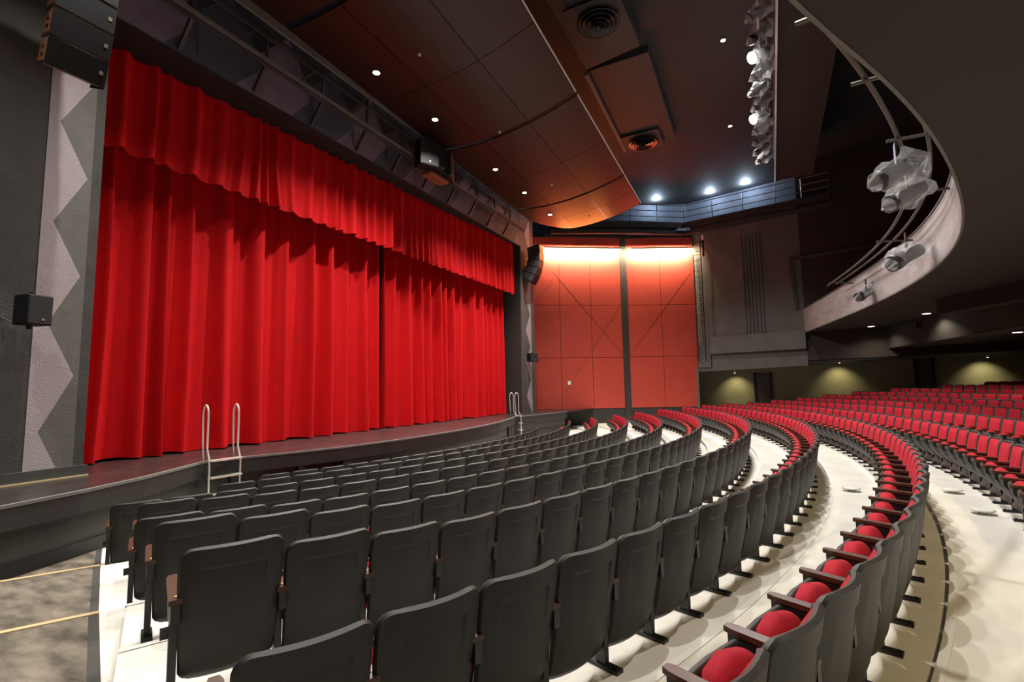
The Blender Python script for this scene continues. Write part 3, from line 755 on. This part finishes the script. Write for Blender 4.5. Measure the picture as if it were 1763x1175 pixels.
# ------------------------------------------------------------------ ceiling canopy (curved reflector clouds)
def can_y0(x): return hy(x)-0.62                         # stage-side edge
def can_y1(x): return 4.48+0.043*(x-9.1)                 # house-side edge
def can_pt(x, t, dz=0.0):
    y = lerp(can_y0(x), can_y1(x), t); yc = 8.2+0.04*(x-13)
    return Vector((x, y, 8.0+0.05*(y-yc)**2+dz))
segs = [(-6.5, -3.3, -0.1), (0.3, 3.5, 6.62), (6.78, 9.9, 13.02), (13.18, 16.2, 19.28), (19.42, 21.2, 22.9)]
TS = [0.0, 0.345, 0.68, 1.0]
clab = ['farthest from the red wall', 'next to the zigzag wall', 'over the stage centre left of the hanging speaker', 'between the hanging speaker and the glowing end', 'glowing orange beside the red wall']
for si, (xa, xm, xb) in enumerate(segs):
    root = link('ceiling_canopy', None, None, loc=(0, 0, 0), label='curved wood-veneer acoustic canopy panel cluster, '+clab[si], cat='canopy', group='acoustic canopies')
    for (x0, x1) in ((xa, xm), (xm, xb)):
        for t0, t1 in zip(TS, TS[1:]):
            v = []; f = []; nt = 5; nx = 4; g = 0.010
            for i in range(nx+1):
                for j in range(nt+1):
                    x = lerp(x0+g, x1-g, i/nx); t = lerp(t0+0.002, t1-0.002, j/nt)
                    if si == 4 and t0 == 0.0 and x1 == xb:      # clipped outer corner
                        lim = lerp(20.75, xb, min(1, t/0.30)**0.6); x = min(x, lerp(x0, lim, i/nx))
                    for dz in (0, 0.035): v.append(can_pt(x, t, dz))
            W_ = (nt+1)*2
            for i in range(nx):
                for j in range(nt):
                    a = i*W_+j*2
                    f += [(a, a+2, a+W_+2, a+W_), (a+1, a+W_+1, a+W_+3, a+3)]
            for i in range(nx):
                a = i*W_; b = a+nt*2; f += [(a, a+W_, a+W_+1, a+1), (b, b+1, b+W_+1, b+W_)]
            for j in range(nt):
                a = j*2; b = nx*W_+j*2; f += [(a, a+1, a+3, a+2), (b, b+2, b+3, b+1)]
            MB().add(v, f).obj('canopy_panel', 'canopy', root)
    pth = [can_pt(lerp(xa, xb, k/4), 1.0, 0.03)+Vector((0, -0.02, 0)) for k in range(5)]
    et = MB()
    for a, b in zip(pth, pth[1:]): et.bar(a, b, 0.02, 0.06)
    et.obj('edge_trim', 'white_trim', root)
    rb_ = MB()
    for k in range(10): rb_.bar(can_pt(xb+0.07, k/10, 0.14), can_pt(xb+0.07, (k+1)/10, 0.14), 0.2, 0.06)
    if si < 4: rb_.obj('gap_rib', 'black_gap', root)
def downlight(p, nrm_up, watts, deg, lab, group, target=None, r=0.085, lens='lamp_warm', colr=WHITE, size=0.06):
    o = link('downlight', None, None, loc=p, label=lab, cat='light', group=group)
    MB().lathe([(r*1.35, -0.012), (r*1.35, 0.012), (r, 0.03)], 20).obj('trim_ring', 'dark_trim', o)
    MB().lathe([(r, -0.016), (r, -0.010)], 20).obj('lens', lens, o)
    if watts: spot('downlight_lamp', p+Vector((0, 0, -0.05)), target if target else p+Vector((0, 0, -5)), watts, colr, deg, 0.7, size)
for px, py in ((648, 124), (749, 205), (853, 291), (903, 331), (947, 369)):
    z = 8.0
    for _ in range(4):
        q = PZ(px, py, z); yc = 8.2+0.04*(q.x-13); z = 8.0+0.05*(q.y-yc)**2
    q = PZ(px, py, z)-Vector((0, 0, 0.012)); downlight(q, None, 5200, 132, 'small round downlight set in the dark wood canopy', 'canopy downlights', target=q+Vector((0, -2.2, -6)))
for x in (6.1, 3.4, 0.2, -3.5):
    q = can_pt(x, 0.3)-Vector((0, 0, 0.012)); downlight(q, None, 2800, 132, 'small round downlight set in the dark wood canopy', 'canopy downlights', target=q+Vector((0, -2.2, -6)))
for px, py in ((722, 94), (860, 228), (950, 318), (1015, 372)):
    q = PZ(px, py, 8.02)
    MB().lathe([(0.03, -0.03), (0.045, 0.0), (0.045, 0.03)], 10, (0, 0, 0)).obj('sprinkler_head', 'steel', loc=q, label='tiny metal sprinkler head under the dark wood canopy', cat='sprinkler', group='canopy sprinklers')

# ------------------------------------------------------------------ ceiling
ZC = 11.2
MB().prism([(-10, -17), (33.5, -17), (33.5, 14.5), (-10, 14.5)], ZC, ZC+0.2).obj('ceiling', 'ceiling', kind='structure', label='black flat ceiling over the seats', cat='ceiling')
def q2(pxs, z): return [PZ(px, py, z) for px, py in pxs]
sl = MB(); sl.prism([(8.5, 3.0), (14.9, 3.1), (15.2, 5.0), (8.5, 4.9)], ZC-0.45, ZC); sl.obj('ceiling_bulkhead', 'ceiling_slab', kind='structure', label='grey ceiling bulkhead carrying the large round diffuser', cat='ceiling')
sl = MB(); sl.prism([(15.6, 3.0), (21.9, 3.2), (21.9, 5.4), (15.6, 5.1)], ZC-0.25, ZC); sl.obj('ceiling_bulkhead', 'ceiling_slab', kind='structure', label='grey ceiling bulkhead carrying the small round diffuser', cat='ceiling')
MB().bar((15.6, 5.15, ZC-0.30), (21.9, 5.45, ZC-0.30), 0.12, 0.12).obj('trim_5', 'wall_mid', kind='structure', label='pale edge trim along the ceiling bulkhead', cat='trim')
def diffuser(p, R_, lab):
    o = link('air_diffuser', None, None, loc=p, label=lab, cat='diffuser')
    for k, rr in enumerate((1.0, 0.78, 0.56, 0.36, 0.18)):
        r = R_*rr; z = -0.05*k*R_
        MB().lathe([(r*0.80, z+0.10*R_), (r*0.86, z+0.02), (r, z-0.10*R_), (r*0.98, z-0.12*R_), (r*0.84, z-0.02)], 28).obj('ring', 'diffuser', o, True)
    MB().box((0, 0, 0.10*R_), (R_*2.6, R_*2.6, 0.03)).obj('plate', 'ceiling_slab', o)
diffuser(PZ(1030, 38, ZC-0.60), 0.62, 'large dark round air diffuser in the ceiling bulkhead')
diffuser(PZ(1107, 246, ZC-0.40), 0.62, 'round air diffuser catching red light near the canopy end')
for p in [PZ(1245, 69, ZC-0.03), PZ(1257, 217, ZC-0.03)]+[Vector((x, 0.9, ZC-0.03)) for x in (-1.5, 4.5, 10.4)]:  # the last three are added out of view to light the seats
    downlight(p, None, 5000, 95, 'small round downlight in the black ceiling by the lamp bar', 'ceiling downlights', r=0.07, colr=WHITE)
MB().bar((8.0, 2.9, ZC-0.5), (8.0, -1.0, ZC-0.5), 0.3, 0.5).obj('ceiling_beam', 'ceiling', kind='structure', label='dark beam across the ceiling', cat='ceiling')

# lighting slot bulkhead and front-of-house bar
sb = MB(); sb.prism([(2.0, -2.2), (25.6, -2.15), (25.6, -0.66), (2.0, -0.66)], 9.5, ZC); sb.obj('ceiling_soffit', 'balcony_soffit', kind='structure', label='brown dropped soffit beside the plastic-wrapped lamp bar', cat='ceiling')
MB().bar((2.0, -0.64, 9.5), (25.7, -0.64, 9.5), 0.05, 0.10).obj('trim_6', 'white_trim', kind='structure', label='pale metal edge along the dropped soffit', cat='trim')
bar = link('light_bar', None, None, loc=(0, 0, 0), label='long pipe carrying plastic-wrapped stage lamps along the soffit', cat='pipe')
MB().tube([(8.0, -0.22, 9.95), (23.6, -0.22, 9.95)], 0.03, 8).obj('pipe', 'pipe', bar)
MB().tube([(8.0, -0.42, 9.75), (23.6, -0.42, 9.75)], 0.02, 8).obj('pipe', 'pipe', bar)
for k in range(9): MB().tube([(8.3+1.85*k, -0.22, 9.95), (8.3+1.85*k, -0.22, ZC)], 0.015, 6).obj('hanger', 'pipe', bar)
def bagmesh(seed, L, W_, H_):
    """crumpled clear sheet hanging round a lamp: faceted lump with random creases"""
    rnd = random.Random(seed); nu, nv = 10, 7; v = []; f = []
    for j in range(nv+1):
        t = j/nv
        rad_ = (math.sin(PI*min(1, t*1.05+0.02)))**0.55 if j not in (0, nv) else 0.12
        for i in range(nu):
            a = 2*PI*i/nu; k = rad_*(1+rnd.uniform(-0.38, 0.32))
            v.append((math.cos(a)*k*W_/2, (t-0.5)*L+rnd.uniform(-0.03, 0.03)*L, math.sin(a)*k*H_/2-(0.10*H_ if rnd.random() < .2 else 0)))
    for j in range(nv):
        for i in range(nu):
            a, b, c, d = j*nu+i, j*nu+(i+1) % nu, (j+1)*nu+(i+1) % nu, (j+1)*nu+i
            f += [(a, b, c), (a, c, d)] if rnd.random() < .5 else [(a, b, d), (b, c, d)]
    f.append(tuple(range(nu))[::-1]); f.append(tuple(nv*nu+i for i in range(nu)))
    return MB().add(v, f)
def lamp_body():
    return MB().lathe([(0.05, -0.32), (0.10, -0.26), (0.11, 0.05), (0.14, 0.22), (0.14, 0.34), (0.11, 0.34), (0.10, 0.20)], 14)
def wrapped_lamp(p, aimv, seed, lab, group, s=1.0, lit=None):
    o = link('wrapped_stage_lamp', None, None, loc=p, label=lab, cat='lamp', group=group)
    q = Vector(aimv).to_track_quat('Z', 'Y')
    b = lamp_body(); b.v = [tuple(q @ (Vector(c)*s)) for c in b.v]; b.obj('lamp_body', 'black_metal', o, True)
    MB().bar((-0.0, 0, 0.05), (0, 0, 0.40*s), 0.03, 0.12).obj('yoke', 'black_metal', o)
    bg = bagmesh(seed, 0.95*s, 0.48*s, 0.50*s); q2_ = Vector(aimv).to_track_quat('Y', 'Z'); bg.v = [tuple(q2_ @ Vector(c)) for c in bg.v]
    bg.obj('plastic_wrap', 'plastic_bag', o)
    if lit:
        ln = MB().lathe([(0.17*s, 0.345*s), (0.17*s, 0.38*s), (0.08*s, 0.44*s)], 14); ln.v = [tuple(q @ Vector(c)) for c in ln.v]
        ln.obj('lens', 'lamp_white', o)
        point('lit_lamp_glow', Vector(p)+Vector(aimv).normalized()*0.30*s+Vector((0, 0, -0.12)), 35, WHITE, 0.05)
    return o
nb = 0
for k in range(14):
    x = 10.6+0.93*k; litk = k in (5, 9)
    wrapped_lamp(Vector((x, -0.22+random.uniform(-.05, .05), 9.55)), (-0.55 if litk else random.uniform(-0.3, 0.1), 0.9, -0.62), 40+k,
                 'stage lamp in crumpled clear plastic on the bar, lamp lit brilliantly' if litk else 'unlit stage lamp in crumpled clear plastic on the long bar', 'wrapped lamps on the long bar' + (', lit' if litk else ''), 0.95, litk)
for x in (14.95, 18.8):
    spot('front_light', (x, 0.25, 9.2), (x-3, 1.0, -2), 3500, WHITE, 100, 0.5, 0.12)

# ------------------------------------------------------------------ truss along the header
tr = link('header_truss', None, None, loc=(0, 0, 0), label='dark steel lighting truss with diagonal braces along the header', cat='truss')
def tp(x, dz, off): return Vector((x, hy(x), hz(x)+dz))+wn*off
X0, X1 = -4.0, HR[0]-0.4
for dz, off, w_, h_, mt in ((0.55, 0.42, 0.05, 0.05, 'truss_metal'), (0.66, 0.42, 0.10, 0.08, 'wall_mid'), (1.18, 0.44, 0.04, 0.04, 'truss_metal'), (1.55, 0.50, 0.06, 0.20, 'wall_mid'), (1.40, 0.30, 0.05, 0.05, 'truss_metal')):
    MB().bar(tp(X0, dz, off), tp(X1, dz, off), w_, h_).obj('chord', mt, tr)
k = 0; x = X0
while x < X1-1.6:
    MB().bar(tp(x, 0.58, 0.40), tp(x+0.8, 1.5, 0.40), 0.05, 0.06).obj('brace', 'truss_metal', tr)
    MB().bar(tp(x+0.8, 0.58, 0.40), tp(x+0.8, 1.5, 0.40), 0.05, 0.06).obj('strut', 'truss_metal', tr)
    MB().bar(tp(x+0.8, 0.62, 0.40), tp(x+0.8, 0.05, 0.02), 0.06, 0.08).obj('wall_bracket', 'truss_metal', tr)
    x += 1.6

# ------------------------------------------------------------------ loudspeakers
def array_box(parent, w_, h_, d_, loc, tilt_, yaw_=0.0, cab='speaker_brown'):
    R_ = Matrix.Rotation(yaw_, 3, 'Z') @ Matrix.Rotation(tilt_, 3, 'X')
    def tv(p): return R_ @ Vector(p)+Vector(loc)
    g = 0.012
    b = MB(); v = [(-w_/2, 0, g), (w_/2, 0, g), (w_/2*0.86, d_, h_*0.2), (-w_/2*0.86, d_, h_*0.2), (-w_/2, 0, h_-g), (w_/2, 0, h_-g), (w_/2*0.86, d_, h_*0.8), (-w_/2*0.86, d_, h_*0.8)]
    b.add([tv(p) for p in v], [(0, 1, 2, 3)[::-1], (4, 5, 6, 7), (0, 1, 5, 4), (2, 3, 7, 6), (0, 4, 7, 3), (1, 2, 6, 5)])
    ca = b.obj('cabinet', cab, parent)
    gr = MB(); gr.add([tv(p) for p in [(-w_/2*0.985, -0.012, g*1.6), (w_/2*0.985, -0.012, g*1.6), (w_/2*0.985, -0.012, h_-g*1.6), (-w_/2*0.985, -0.012, h_-g*1.6), (-w_/2, 0.004, g), (w_/2, 0.004, g), (w_/2, 0.004, h_-g), (-w_/2, 0.004, h_-g)]],
                      [(0, 1, 2, 3), (0, 4, 5, 1), (1, 5, 6, 2), (2, 6, 7, 3), (3, 7, 4, 0)])
    gr.obj('grille', 'speaker_black', ca)
    lg = MB(); cx_ = w_*0.36; lg.add([tv((cx_+a, -0.016, h_*0.45+c)) for a, c in ((0, 0), (0.045, 0), (0.045, 0.055), (0, 0.055))]+[tv((cx_+a, -0.010, h_*0.45+c)) for a, c in ((0, 0), (0.045, 0), (0.045, 0.055), (0, 0.055))],
              [(0, 1, 2, 3), (0, 4, 5, 1), (1, 5, 6, 2), (2, 6, 7, 3), (3, 7, 4, 0)]); lg.obj('badge', 'logo_plate', ca)
    for sx in (-1, 1):
        rg = MB(); rg.add([tv(p) for p in [(sx*w_/2*1.0, 0.02, 0.0), (sx*w_/2*1.02, 0.02, 0.0), (sx*w_/2*0.90, d_*0.9, 0.02), (sx*w_/2*0.88, d_*0.9, 0.02), (sx*w_/2*1.0, 0.02, 0.05), (sx*w_/2*1.02, 0.02, 0.05), (sx*w_/2*0.90, d_*0.9, 0.07), (sx*w_/2*0.88, d_*0.9, 0.07)]],
                          [(0, 1, 2, 3)[::-1], (4, 5, 6, 7), (0, 1, 5, 4), (2, 3, 7, 6), (0, 4, 7, 3), (1, 2, 6, 5)]); rg.obj('rigging_rail', 'black_metal', ca)
        for zc in (0.42, 0.62):
            ho = MB(); a = Vector((sx*w_/2*0.94, d_*0.42, h_*zc)); ho.add([tv(a+Vector((sx*0.014, u, w2))) for u, w2 in ((-0.05, 0), (0.05, 0), (0, 0.045 if zc > .5 else -0.045))]+[tv(a+Vector((-sx*0.02, u, w2))) for u, w2 in ((-0.05, 0), (0.05, 0), (0, 0.045 if zc > .5 else -0.045))],
                      [(0, 1, 2), (3, 5, 4), (0, 3, 4, 1), (1, 4, 5, 2), (2, 5, 3, 0)]); ho.obj('handle_hole', 'black_gap', ca)
    return ca
def line_array(name_lab, c, n, w_, h_, d_, t0, dt, yaw_, cat='speaker', cab='speaker_brown'):
    """boxes hang downward from c (front centre of the top box), each tilting further down"""
    r = link('line_array_speaker', None, None, loc=c, label=name_lab, cat=cat)
    p = Vector((0, 0, 0)); t = t0
    for k in range(n):
        R_ = Matrix.Rotation(yaw_, 3, 'Z') @ Matrix.Rotation(t, 3, 'X')
        low_ = p-(R_ @ Vector((0, 0, h_)))
        array_box(r, w_, h_, d_, low_, t, yaw_, cab)
        p = low_; t += dt
    return r
# left array: bottom edge of its lowest box projects to (77,107)-(177,156)
YA = 8.55
a_ = PY(77, 107, YA); b_ = PY(177, 156, YA)
wA = (b_-a_).length*1.04; hA = 0.40; n_ = 5
t_ = [rad(3+3.2*k) for k in range(n_)]
up = Vector((0, 0, 0))
for k in range(n_): up += Matrix.Rotation(t_[k], 3, 'X') @ Vector((0, 0, hA))
line_array('black curved line array hanging before the zigzag wall', (a_+b_)/2+up, n_, wA, hA, 0.42, t_[0], rad(3.2), 0.0)
ra_ = bpy.data.objects
MB().tube([(a_+b_)/2+up+Vector((-0.2, 0.2, 0)), (a_+b_)/2+up+Vector((-0.2, 0.2, 11.2-((a_+b_)/2+up).z))], 0.01, 6).obj('hanging_cable', 'black_metal', label='steel cable holding the line array before the zigzag wall', cat='cable')
# far right array
c = PY(931, 424, 9.9)
line_array('grey curved line array hanging in front of the glowing red wall', c, 5, 0.95, 0.40, 0.62, rad(-6), rad(9.5), rad(12), cab='ceiling_slab')
for dx in (-0.2, 0.3): MB().tube([c+Vector((dx, 0.3, 0)), Vector((c.x+dx, c.y+0.3, 9.0))], 0.012, 6).obj('hanging_cable', 'black_metal', label='thin cable holding the grey line array at the red wall', cat='cable', group='cables of the grey line array')
# centre cluster
c = (PY(714, 258, 9.42)+PY(768, 262, 9.42))/2
cl = link('speaker_cluster', None, None, loc=c, label='black speaker cluster hanging at the centre of the header truss', cat='speaker')
wC = (PY(768, 262, 9.42)-PY(714, 258, 9.42)).length
for k in range(3):
    an = (k-1)*0.42
    R_ = Matrix.Rotation(an, 3, 'Z'); ctr = Vector((math.sin(an)*wC*0.72, -math.cos(an)*0.25, -0.42))
    MB().rbox(ctr, (wC*0.36, 0.42, 0.84), 0.02, 1, R_).obj('cabinet', 'speaker_black', cl)
    MB().box(ctr+R_ @ Vector((0, -0.216, -0.16)), (wC*0.33, 0.012, 0.45), R_).obj('grille', 'speaker_black', cl)
    MB().box(ctr+R_ @ Vector((0, -0.225, -0.28)), (0.05, 0.01, 0.05), R_).obj('badge', 'logo_plate', cl)
MB().rbox((wC*0.05, -0.1, -0.90), (wC*0.55, 0.4, 0.16), 0.06, 2).obj('lower_cabinet', 'speaker_brown', cl)
for dx in (-0.4, 0.4): MB().tube([(dx, 0, 0), (dx, 0.1, 0.12)], 0.012, 6).obj('cable', 'black_metal', cl)
# small wall speakers
def wall_speaker(c, w_, h_, d_, rz, lab):
    r = link('wall_speaker', None, None, loc=c, rz=rz, label=lab, cat='speaker')
    MB().rbox((0, 0, 0), (w_, d_, h_), 0.02, 2).obj('cabinet', 'speaker_black', r)
    MB().rbox((0, -d_/2-0.004, 0), (w_*0.93, 0.012, h_*0.93), 0.005, 1).obj('grille', 'ceiling', r)
    MB().box((w_*0.1, -d_/2-0.013, -h_*0.32), (0.03, 0.006, 0.03)).obj('badge', 'logo_plate', r)
    MB().box((0, d_/2+0.06, 0), (0.10, 0.16, 0.12)).obj('bracket', 'black_metal', r)
    MB().tube([(0, d_*0.2, h_/2), (0, d_*0.2, h_/2+0.05)], 0.03, 8).obj('knob', 'black_metal', r)
    MB().tube([(0, d_*0.2, -h_/2-0.05), (0, d_*0.2, -h_/2)], 0.03, 8).obj('knob', 'black_metal', r)
wall_speaker(PY(57, 535, 9.12), 0.30, 0.42, 0.30, rad(12), 'small black speaker bracketed on the left zigzag wall')
wall_speaker(PY(917, 616, 10.5), 0.5, 0.42, 0.3, rad(-25), 'small dark speaker on the grey pillar by the red wall')
MB().tube([PY(0, 545, 9.5), PY(28, 560, 9.35)], 0.008, 6).obj('speaker_cable', 'black_metal', label='thin cable running to the small speaker on the zigzag wall', cat='cable')

# ------------------------------------------------------------------ balcony
ZB = 2.5; HB = 1.17
bpx = [(1385, 573), (1440, 552), (1500, 527), (1555, 501), (1600, 475), (1640, 440), (1660, 405), (1663, 375), (1655, 330), (1640, 290), (1620, 250), (1585, 200), (1540, 150), (1480, 98), (1420, 52), (1350, 0)]
BE = [PZ(px, py, ZB) for px, py in bpx]
BE += [pol(26.68, a, ZB) for a in (-21, -24, -28, -33, -38, -43)]
# smooth (Catmull-Rom)
def smooth(pts, n=4):
    out = []
    for i in range(len(pts)-1):
        p0, p1, p2, p3 = pts[max(i-1, 0)], pts[i], pts[i+1], pts[min(i+2, len(pts)-1)]
        for k in range(n):
            t = k/n; out.append(0.5*((2*p1)+(p2-p0)*t+(2*p0-5*p1+4*p2-p3)*t*t+(3*p1-p0-3*p2+p3)*t**3))
    return out+[pts[-1]]
for _ in range(2): BE = [BE[0]]+[(BE[i-1]+BE[i]*2+BE[i+1])/4 for i in range(1, len(BE)-1)]+[BE[-1]]
BS = smooth(BE)
def outw(p, d):
    r = Vector((p.x-CX, p.y-CY, 0)).normalized(); return p+r*d
bal = link('balcony', None, None, loc=(0, 0, 0), kind='structure', label='curved balcony with pale front and dark brown underside', cat='balcony')
def sweep(prof, pts, name, mt, smooth_=False, parent=bal):
    v = []; f = []; n = len(prof)
    for p in pts:
        for d, z in prof: q = outw(p, d); v.append((q.x, q.y, q.z+z))
    for i in range(len(pts)-1):
        for k in range(n):
            f.append((i*n+k, i*n+(k+1) % n, (i+1)*n+(k+1) % n, (i+1)*n+k))
    f.append(tuple(range(n))); f.append(tuple((len(pts)-1)*n+k for k in range(n))[::-1])
    o = MB().add(v, f).obj(name, mt, parent, smooth_); weld(o, 0.0001); return o
sweep([(0, 0.02), (0, HB), (0.18, HB), (0.18, 0.02)], BS, 'front_panel', 'balcony_face')
sweep([(-0.012, -0.012), (-0.012, 0.035), (0.02, 0.035), (0.02, -0.012)], BS, 'bottom_lip', 'wall_mid')
sweep([(0.015, -0.004), (0.015, 0.05), (15.0, 0.05), (15.0, -0.004)], BS, 'soffit', 'balcony_soffit')
sweep([(-0.02, HB), (-0.02, HB+0.04), (0.22, HB+0.04), (0.22, HB)], BS, 'cap_rail', 'dark_trim')
sweep([(3.2, -0.95), (3.2, 0.0), (3.5, 0.0), (3.5, -0.95)], BS[2:24], 'drop_beam', 'dark_trim')
sweep([(3.2, -1.0), (3.2, -0.95), (8.0, -0.95), (8.0, -1.0)], BS[2:24], 'lower_soffit', 'balcony_soffit')
for px, py in ((1500, 562), (1595, 540), (1655, 545)):
    downlight(PZ(px, py, ZB-0.02), None, 350, 140, 'round downlight in the underside of the balcony', 'balcony downlights', r=0.13, lens='lamp_soffit', colr=(1, 0.85, 0.65))
downlight(PZ(1752, 572, ZB-1.04), None, 400, 140, 'round downlight in the lower soffit behind the balcony beam', 'lower soffit downlight', r=0.12, lens='lamp_soffit', colr=(1, 0.85, 0.65))
for a_ in (-26, -20, -14, -8, -2.5):
    downlight(pol(29.8, a_, ZB-0.02), None, 300, 150, 'round downlight in the underside of the balcony', 'balcony downlights', r=0.13, lens='lamp_soffit', colr=(1, 0.76, 0.42))
# boxed beam under the balcony
qa = PZ(1628, 541, 2.02); qb = PZ(1790, 513, 2.02)
MB().bar(qa+Vector((0, 0, 0.24)), qb+Vector((0, 0, 0.24)), 0.5, 0.47).obj('trim_7', 'balcony_soffit', kind='structure', label='boxed beam under the balcony', cat='beam')
for px, py in ((1587, 560), (1700, 537)):
    p = PZ(px, py, ZB-0.28); s_ = link('soffit_speaker', None, None, loc=p, rz=rad(-40), label='small black speaker hanging under the balcony', cat='speaker', group='under-balcony speakers')
    MB().rbox((0, 0, 0), (0.32, 0.26, 0.26), 0.02, 1).obj('cabinet', 'speaker_black', s_); MB().box((0, 0, 0.18), (0.06, 0.06, 0.14)).obj('bracket', 'black_metal', s_)

# pipe rail with lamps along the balcony front
pr1 = [outw(p, -0.62)+Vector((0, 0, HB-0.02)) for p in BS]; pr2 = [outw(p, -0.30)+Vector((0, 0, HB+0.04)) for p in BS]
rl = link('balcony_pipe_rail', None, None, loc=(0, 0, 0), label='curved double lighting pipe on brackets along the balcony front', cat='pipe')
MB().tube(pr1[6:], 0.032, 8).obj('pipe', 'pipe', rl, True); MB().tube(pr2[6:], 0.028, 8).obj('pipe', 'pipe', rl, True)
for k in range(7, len(BS), 8):
    a = outw(BS[k], 0.0)+Vector((0, 0, HB-0.12)); b = outw(BS[k], -0.76)+Vector((0, 0, HB-0.06))
    MB().tube([a, b], 0.026, 8).obj('bracket', 'pipe', rl)
for i, (px, py, z, s) in enumerate(((1545, 295, 3.25, 1.12), (1563, 335, 3.25, 1.12), (1562, 441, 2.80, 1.35), (1492, 505, 2.85, 1.15))):
    p = PZ(px, py, z); r_ = Vector((CX-p.x, CY-p.y, 0)).normalized()
    wrapped_lamp(p, (r_.x-0.5, r_.y*0.8, -0.45), 90+i, 'stage lamp wrapped in clear plastic clamped on the balcony pipe', 'wrapped lamps on the balcony pipe', s)
    pass


# ------------------------------------------------------------------ small floor air vents
for px, py, fz in ((1466, 846, floors[8]), (1640, 849, floors[9]), (1692, 885, floors[9])):
    p = PZ(px, py, fz)
    MB().lathe([(0.05, 0.0), (0.05, 0.035), (0.13, 0.04), (0.135, 0.05), (0.10, 0.062), (0.02, 0.066)], 20).obj('floor_air_vent', 'white_plate', None, True, loc=p, label='small white mushroom air vent on the concrete floor under the seats', cat='vent', group='floor air vents')
